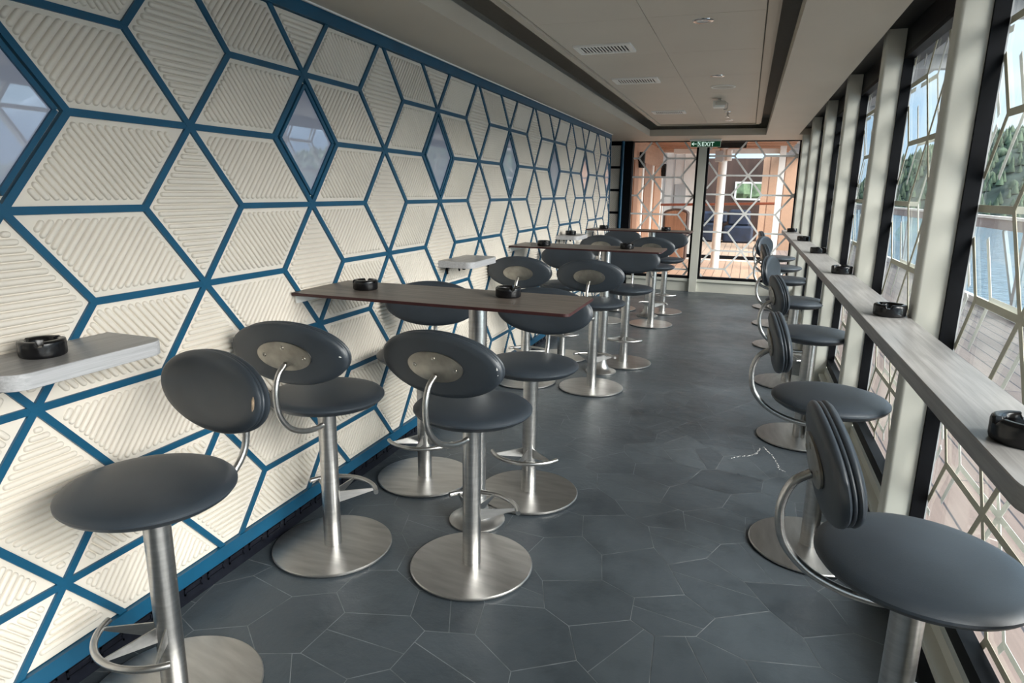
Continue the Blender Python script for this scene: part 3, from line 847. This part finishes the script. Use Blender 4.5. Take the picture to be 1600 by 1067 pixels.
ASH = [
 (0.125, -0.700, T1z, 'black ashtray on the near grey wall shelf at the left edge', 20),
 (0.262, 0.700, T1z, 'black ashtray on the nearest brown table, close to the ribbed wall', 50),
 (0.935, 0.775, T1z, 'black ashtray on the nearest brown table, toward its aisle end', 10),
 (0.290, 3.47, T1z, 'black ashtray on the middle brown table, close to the ribbed wall', 0),
 (0.985, 3.53, T1z, 'black ashtray on the middle brown table, toward its aisle end', 35),
 (0.135, 4.98, T1z, 'small black ashtray on the far grey wall shelf', 80),
 (0.215, 6.33, T1z, 'black ashtray on the farthest brown table, close to the ribbed wall', 15),
 (0.975, 6.38, T1z, 'black ashtray on the farthest brown table, toward its aisle end', 66),
 (2.415, -0.500, Rz, 'large black ashtray on the near rounded end of the window shelf', 12),
 (2.436, 0.890, Rz, 'black ashtray on the window shelf, second from its near end', 75),
 (2.442, 2.330, Rz, 'black ashtray on the window shelf, third from its near end', 40),
 (2.442, 3.760, Rz, 'black ashtray on the window shelf, fourth from its near end', 5),
 (2.442, 5.230, Rz, 'black ashtray on the window shelf, fifth from its near end', 90),
 (2.430, 6.850, Rz, 'black ashtray at the far end of the window shelf', 30),
]
for i, (x, y, z, lab, a) in enumerate(ASH):
    o = a0 if i == 0 else a0.copy()
    if i: COL.objects.link(o)
    o.location = (x, y, z); o.rotation_euler = (0, 0, R(a)); tag(o, lab, 'ashtray', 'black round ashtrays')

# ------------------------------------------------------------------ exit sign
ex = empty('exit_sign', (1.225, 8.60, 2.325)); tag(ex, 'green exit sign with arrow hanging from the soffit over the far glass', 'sign')
MB().prism(rrect(-0.232, -0.035, 0.222, 0.035, 0.006), -0.028, 0.0, 0.003).build('housing', M['white'], ex)
pn = MB().box(-0.21, -0.006, -0.110, 0.21, 0.006, -0.026).build('panel', M['green'], ex, 0)
bd = MB().box(-0.214, -0.005, -0.114, 0.214, 0.005, -0.109).box(-0.2145, -0.005, -0.114, -0.2095, 0.005, -0.026).box(0.2095, -0.005, -0.114, 0.2145, 0.005, -0.026)
bd.build('border', M['white'], ex, 0)
tc = bpy.data.curves.new('lettering', 'FONT'); tc.body = 'EXIT'; tc.size = 0.083; tc.extrude = 0.0006; tc.align_x = 'LEFT'; tc.offset = 0.0016; tc.space_character = 1.14
to = bpy.data.objects.new('lettering', tc); COL.objects.link(to); to.parent = pn
tc.materials.append(M['letter']); to.location = (-0.055, -0.0068, -0.098); to.rotation_euler = (PI / 2, 0, 0); to.scale = (0.93, 1.0, 1)
bpy.context.view_layer.update()
tm = bpy.data.meshes.new_from_object(to); tn = bpy.data.objects.new('lettering', tm); COL.objects.link(tn)
tn.parent = pn; tn.location = to.location; tn.rotation_euler = to.rotation_euler; tn.scale = to.scale
bpy.data.objects.remove(to); tn.name = 'lettering'
ar = MB(); yv = -0.0065
ar.bar((-0.195, yv, -0.068), (-0.130, yv, -0.068), 0.009, 0.001, (0, -1, 0))
ar.bar((-0.197, yv, -0.068), (-0.168, yv, -0.046), 0.009, 0.001, (0, -1, 0)); ar.bar((-0.197, yv, -0.068), (-0.168, yv, -0.090), 0.009, 0.001, (0, -1, 0))
ar.build('arrow', M['letter'], pn, 0)
pg = MB()
for p, q, w in (((-0.118, -0.098), (-0.118, -0.038), 0.003), ((-0.066, -0.098), (-0.066, -0.038), 0.003), ((-0.118, -0.038), (-0.066, -0.038), 0.003), ((-0.118, -0.098), (-0.066, -0.098), 0.003),
                ((-0.098, -0.055), (-0.090, -0.073), 0.010), ((-0.090, -0.073), (-0.104, -0.094), 0.006), ((-0.090, -0.073), (-0.074, -0.084), 0.006), ((-0.074, -0.084), (-0.071, -0.094), 0.005),
                ((-0.096, -0.058), (-0.112, -0.066), 0.005), ((-0.096, -0.058), (-0.076, -0.062), 0.005)):
    pg.bar((p[0], yv, p[1]), (q[0], yv, q[1]), w, 0.001, (0, -1, 0))
pg.lathe([(0, 0), (0.007, 0), (0.007, 0.001), (0, 0.001)], 14, lambda x, y, z: (x - 0.104, yv - z, y - 0.046))
pg.build('running_figure', M['letter'], pn, 0)

# ------------------------------------------------------------------ outside: side deck, rail, sea, shore
struct(MB().box(2.72, -6, -0.10, 5.45, 26, -0.02).build('floor_side_deck', M['deck'], None, 0))
ov = MB().box(2.70, -8, 2.60, 3.30, 26, 2.75)
oh = struct(ov.build('ceiling_overhang', M['ext_grey'], None, 0))
for i in range(20):
    yy = -7 + i * 1.6
    MB().box(2.72, yy, 2.50, 3.26, yy + 0.10, 2.60).build('beam', M['ext_grey'], oh, 0)
rl = empty('deck_railing', (5.30, 0, -0.02)); tag(rl, 'white ship railing with glass panels along the side deck beyond the windows', 'railing')
MB().box(-0.05, -6, 1.27, 0.05, 26, 1.31).build('top_bar', M['ext_white'], rl, 0)
MB().box(-0.03, -6, 1.13, 0.03, 26, 1.265).build('cap_board', M['rail_wood'] if False else simple('brown_grey_cap', (0.34, 0.31, 0.31), 0.6, noise=0.1), rl, 0)
MB().box(-0.04, -6, 0.0, 0.04, 26, 0.10).build('kerb', M['ext_white'], rl, 0)
for i in range(14):
    yy = -5 + i * 2.2
    MB().box(-0.04, yy, 0.08, 0.04, yy + 0.10, 1.14).build('stanchion', M['ext_grey'], rl, 0)
    MB().bar((0.0, yy + 0.1, 0.12), (0.0, yy + 0.95, 1.12), 0.07, 0.04).build('brace', M['ext_grey'], rl, 0)
    MB().box(-0.006, yy + 0.10, 0.12, 0.006, yy + 2.2, 1.13).build('glass_panel', M['railglass'], rl, 0)

sea = struct(MB().box(5.6, -600, -12.2, 1500, 1500, -12.0).build('sea', M['sea'], None, 0))
def hillmesh(name, mat, x0, y0, x1, y1, depth, prof, base, nx=90, nd=10, rough=0.0, seed=1):
    """a ridge from (x0,y0) to (x1,y1), rising away from the viewer over depth metres"""
    rng = random.Random(seed); m = MB(); d = Vector((x1 - x0, y1 - y0, 0)); n = Vector((d.y, -d.x, 0)).normalized()
    vs = []
    for i in range(nx + 1):
        for j in range(nd + 1):
            t, s_ = i / nx, j / nd
            h = prof(t) * math.sin(min(1.0, s_ * 1.25) * PI / 2) * (1 + rough * rng.uniform(-1, 1))
            p = Vector((x0, y0, base)) + d * t + n * depth * s_
            vs.append((p.x, p.y, base + h))
    fs = [(i * (nd + 1) + j, (i + 1) * (nd + 1) + j, (i + 1) * (nd + 1) + j + 1, i * (nd + 1) + j + 1) for i in range(nx) for j in range(nd)]
    m.add(vs, fs); return m.build(name, mat, None, 180)
hp = lambda t: 24 + 7 * math.sin(t * 9 + 1) + 4 * math.sin(t * 23) + 36 * t
hl = struct(hillmesh('hill', M['hill'], 420, 40, 60, 620, 150, hp, -13, 80, 10, 0.06, 4))
fo = MB(); rng = random.Random(11)
d = Vector((-360, 580, 0)); n = Vector((d.y, -d.x, 0)).normalized()
for i in range(4600):
    t = rng.random(); s_ = rng.random() ** 0.8
    h = hp(t) * math.sin(min(1.0, s_ * 1.25) * PI / 2)
    p = Vector((420, 40, 0)) + d * t + n * 150 * s_
    th = rng.uniform(5, 9.5); tw = th * rng.uniform(0.22, 0.34); sp_ = rng.random() < 0.86
    pr = [(0, th), (tw * 0.35, th * 0.7), (tw * 0.72, th * 0.38), (tw, th * 0.12), (0, 0.0)] if sp_ else [(0, th * 0.8), (tw * 0.9, th * 0.66), (tw * 1.5, th * 0.4), (tw * 1.1, th * 0.14), (0, 0)]
    fo.lathe(pr[::-1], 7, lambda x, y, z: (p.x + x, p.y + y, -14 + h + z))
fs_ = fo.build('forest', M['forest'], None, 60); tag(fs_, 'wooded green hillside across the water seen through the side windows', 'forest', kind='stuff')
mp_ = lambda t: 240 + 16 * math.sin(t * 40) + 7 * math.sin(t * 97) - 1500 * max(0.0, t - 0.875) * (1 if t < 0.985 else 0.9)
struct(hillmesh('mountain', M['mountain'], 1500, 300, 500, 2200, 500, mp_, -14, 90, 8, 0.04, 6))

# ------------------------------------------------------------------ outside: covered deck beyond the far glass
struct(MB().box(-3.0, 9.06, -0.10, 2.72, 27, -0.02).build('floor_rear_deck', M['deck_rear'], None, 0))
rc = struct(MB().box(-3.0, 9.06, 2.62, 2.70, 15.0, 2.70).build('ceiling_rear_deck', M['slat_wood'], None, 0))
for i in range(13):
    MB().box(-1.0, 9.5 + i * 0.46, 2.50, 2.68, 9.62 + i * 0.46, 2.62).build('slat', M['slat_wood'], rc, 0)
lw = struct(MB().box(-0.35, 9.06, -0.02, -0.08, 14.4, 2.62).build('wall_wood_side', M['orange_wood'], None, 0))
for yy, w_, m_ in ((9.25, 0.35, 'ext_white'), (10.2, 0.5, 'door_wood'), (11.2, 0.16, 'ext_white'), (11.5, 0.9, 'door_wood'), (12.6, 0.16, 'ext_white'), (13.0, 1.1, 'slat_wood'), (14.2, 0.16, 'ext_white')):
    MB().box(-0.085, yy, 0.02, -0.06, yy + w_, 2.1).build('door_panel' if m_ != 'ext_white' else 'door_post', M[m_], lw, 0)
for k, (yy, zz) in enumerate(((10.6, 2.12), (14.0, 2.05))):
    ln = empty('wall_lantern', (-0.05, yy, zz)); tag(ln, ('dark wall lantern on the wooden side wall just beyond the far glass', 'dark wall lantern at the far end of the wooden side wall')[k], 'lantern', 'dark wall lanterns')
    MB().prism(rrect(0.0, -0.05, 0.10, 0.05, 0.01), -0.14, 0.14, 0.01).build('housing', M['header'], ln)
    MB().box(-0.02, -0.03, -0.05, 0.0, 0.03, 0.05).build('bracket', M['header'], ln, 0)
bw = MB().box(-0.40, 15.2, -0.02, 0.66, 15.3, 2.62)
bwo = struct(bw.build('wall_white_rear', M['ext_white'], None, 0))
for xx in (-0.1, 0.12, 0.34): MB().box(xx, 15.18, 0.0, xx + 0.012, 15.2, 2.6).build('batten', M['ext_grey'], bwo, 0)
MB().box(0.15, 15.17, 1.15, 0.42, 15.2, 1.75).build('notice_board', M['ext_grey'], bwo, 0)
# far dark wall with an opening on trees
dw = MB()
dw.box(0.40, 22.0, -0.02, 1.46, 22.2, 2.7); dw.box(2.32, 22.0, -0.02, 3.2, 22.2, 2.7); dw.box(1.46, 22.0, 1.92, 2.32, 22.2, 2.7); dw.box(1.46, 22.0, -0.02, 2.32, 22.2, 1.36)
dwo = struct(dw.build('wall_dark_rear', M['dark_brown'], None, 0))
MB().box(1.44, 21.96, 1.34, 2.34, 22.0, 1.40).box(1.44, 21.96, 1.88, 2.34, 22.0, 1.94).box(1.44, 21.96, 1.4, 1.50, 22, 1.88).box(2.28, 21.96, 1.4, 2.34, 22, 1.88).box(1.96, 21.96, 1.4, 1.99, 22, 1.88).build('opening_frame', M['ext_white'], dwo, 0)
tg = MB(); rng = random.Random(2)
for i in range(16):
    cx_, cz_, r_ = 0.8 + i * 0.16, 0.25 + 1.25 * (i % 2) + rng.uniform(-0.1, 0.1), rng.uniform(0.5, 0.7)
    tg.lathe([(0, -r_), (r_ * 0.7, -r_ * 0.7), (r_, 0), (r_ * 0.7, r_ * 0.7), (0, r_)], 9, lambda x, y, z: (cx_ + x, 25 + rng.uniform(-0.06, 0.06) + y, cz_ + z + rng.uniform(-0.05, 0.05)))
tag(tg.build('hedge', M['foliage'], None, 30), 'green leaves seen through the small opening in the far dark wall', 'bush')
# bar cabinet covered in navy cloth
nv = empty('covered_furniture', (1.22, 21.2, -0.02)); tag(nv, 'stack of furniture under navy covers at the back of the rear deck', 'covered furniture')
for k, (x0, x1, z0, z1, y0) in enumerate(((-0.93, -0.05, 0.0, 0.62, 0.0), (0.0, 0.92, 0.0, 0.55, -0.1), (-0.80, 0.10, 0.62, 0.98, 0.1), (0.12, 0.80, 0.55, 1.05, 0.1))):
    MB().prism(rrect(x0, y0 - 0.35, x1, y0 + 0.35, 0.1), z0, z1, 0.06).build('cover', M['navy'], nv, 40)
# white round column, wooden handrail, threshold bar
pc = empty('white_column', (1.335, 12.75, -0.02)); tag(pc, 'round white column standing on the rear deck beyond the far glass', 'column')
MB().lathe([(0, 0), (0.085, 0), (0.085, 2.52), (0, 2.52)], 28).build('shaft', M['ext_white'], pc)
MB().prism(rrect(-0.16, -0.10, 0.0, 0.06, 0.01), 2.20, 2.42, 0.005).build('junction_box', M['ext_grey'], pc)
MB().prism(rrect(0.06, -0.12, 0.17, 0.0, 0.02), 2.22, 2.44, 0.01).build('lamp_box', M['white'], pc)
hr = empty('handrail', (0, 13.4, -0.02)); tag(hr, 'thin varnished red-brown handrail crossing the rear deck', 'handrail')
MB().tube([(0.05, 0, 1.295), (2.50, 0, 1.375)], 0.028, 12).build('rail', M['rail_wood'], hr)
for xx in (0.08, 2.46): MB().tube([(xx, 0, 0), (xx, 0, 1.30 + 0.03 * xx)], 0.02, 10).build('post', M['ext_white'], hr)
tb = tag(MB().box(-0.05, 15.0, -0.02, 2.6, 15.08, 0.06).build('threshold_bar', M['black'], None, 0), 'low black threshold bar across the rear deck planks', 'threshold')
tw_ = struct(MB().box(-0.05, 14.55, -0.02, 2.6, 14.65, 0.0).build('trim_20', M['ext_white'], None, 0))
# brown round-topped cabinet
cb = empty('brown_cabinet', (0.30, 14.55, -0.02)); tag(cb, 'brown round-topped wooden cabinet against the white wall of the rear deck', 'cabinet')
arch = [(-0.29, 0.0), (0.29, 0.0)] + [(0.29 * math.cos(R(a)), 1.08 + 0.12 * math.sin(R(a))) for a in range(0, 181, 12)]
MB().prism(arch, -0.2, 0.2, 0.01, fn=lambda a, b, c: (a, c, b)).build('body', M['dark_brown'], cb, 40)
MB().prism(inset(arch, 0.05), -0.215, -0.2, 0.004, fn=lambda a, b, c: (a, c, b)).build('door', M['door_wood'], cb, 40)
# warm wooden wall on the right of the rear deck with a white post
rw = struct(MB().box(2.22, 18.5, -0.02, 3.6, 18.7, 2.62).build('wall_wood_rear', M['orange_wood'], None, 0))
struct(MB().box(2.42, 12.9, -0.02, 2.54, 13.0, 2.52).build('trim_21', M['ext_white'], None, 0))
struct(MB().box(0.3, 13.0, 2.36, 2.54, 13.1, 2.46).build('trim_22', M['ext_white'], None, 0))
ds = tag(MB().prism(rrect(1.28, -0.02, 1.78, 0.02, 0.004), 2.36, 2.50, 0.003, fn=lambda a, b, c: (a, b + 11.2, c)).build('hanging_board', M['header'], None, 0), 'dark board hanging under the slatted ceiling beyond the far glass', 'board')

# ------------------------------------------------------------------ light
w = bpy.data.worlds.new('world'); S.world = w; w.use_nodes = True
nt = w.node_tree; nt.nodes.clear()
out = nt.nodes.new('ShaderNodeOutputWorld'); bg = nt.nodes.new('ShaderNodeBackground'); nt.links.new(bg.outputs[0], out.inputs[0])
tcw = nt.nodes.new('ShaderNodeTexCoord')
mpw = nt.nodes.new('ShaderNodeMapping'); mpw.inputs['Scale'].default_value = (1, 1, 3)
nt.links.new(tcw.outputs['Generated'], mpw.inputs[0])
nzw = nt.nodes.new('ShaderNodeTexNoise'); nzw.inputs['Scale'].default_value = 2.4; nzw.inputs['Detail'].default_value = 6
nt.links.new(mpw.outputs[0], nzw.inputs['Vector'])
nt.links.new(ramp(nt, nzw.outputs[0], [(0.38, (0.44, 0.68, 0.93)), (0.62, (0.82, 0.92, 0.97))]), bg.inputs[0])
bg.inputs[1].default_value = 0.85

def sun(energy, angle, direction, col):
    l = bpy.data.lights.new('sun', 'SUN'); l.energy = energy; l.angle = R(angle); l.color = col
    o = bpy.data.objects.new('sun', l); COL.objects.link(o)
    o.rotation_euler = Vector(direction).to_track_quat('-Z', 'Y').to_euler()
sun(7.8, 55, (-0.84, 0.26, -0.53), (1.0, 0.955, 0.90))

vs = S.view_settings
S.display_settings.display_device = 'sRGB'
vs.view_transform = 'Standard'; vs.look = 'None'; vs.gamma = 1; vs.use_curve_mapping = False
vs.exposure = 0.95
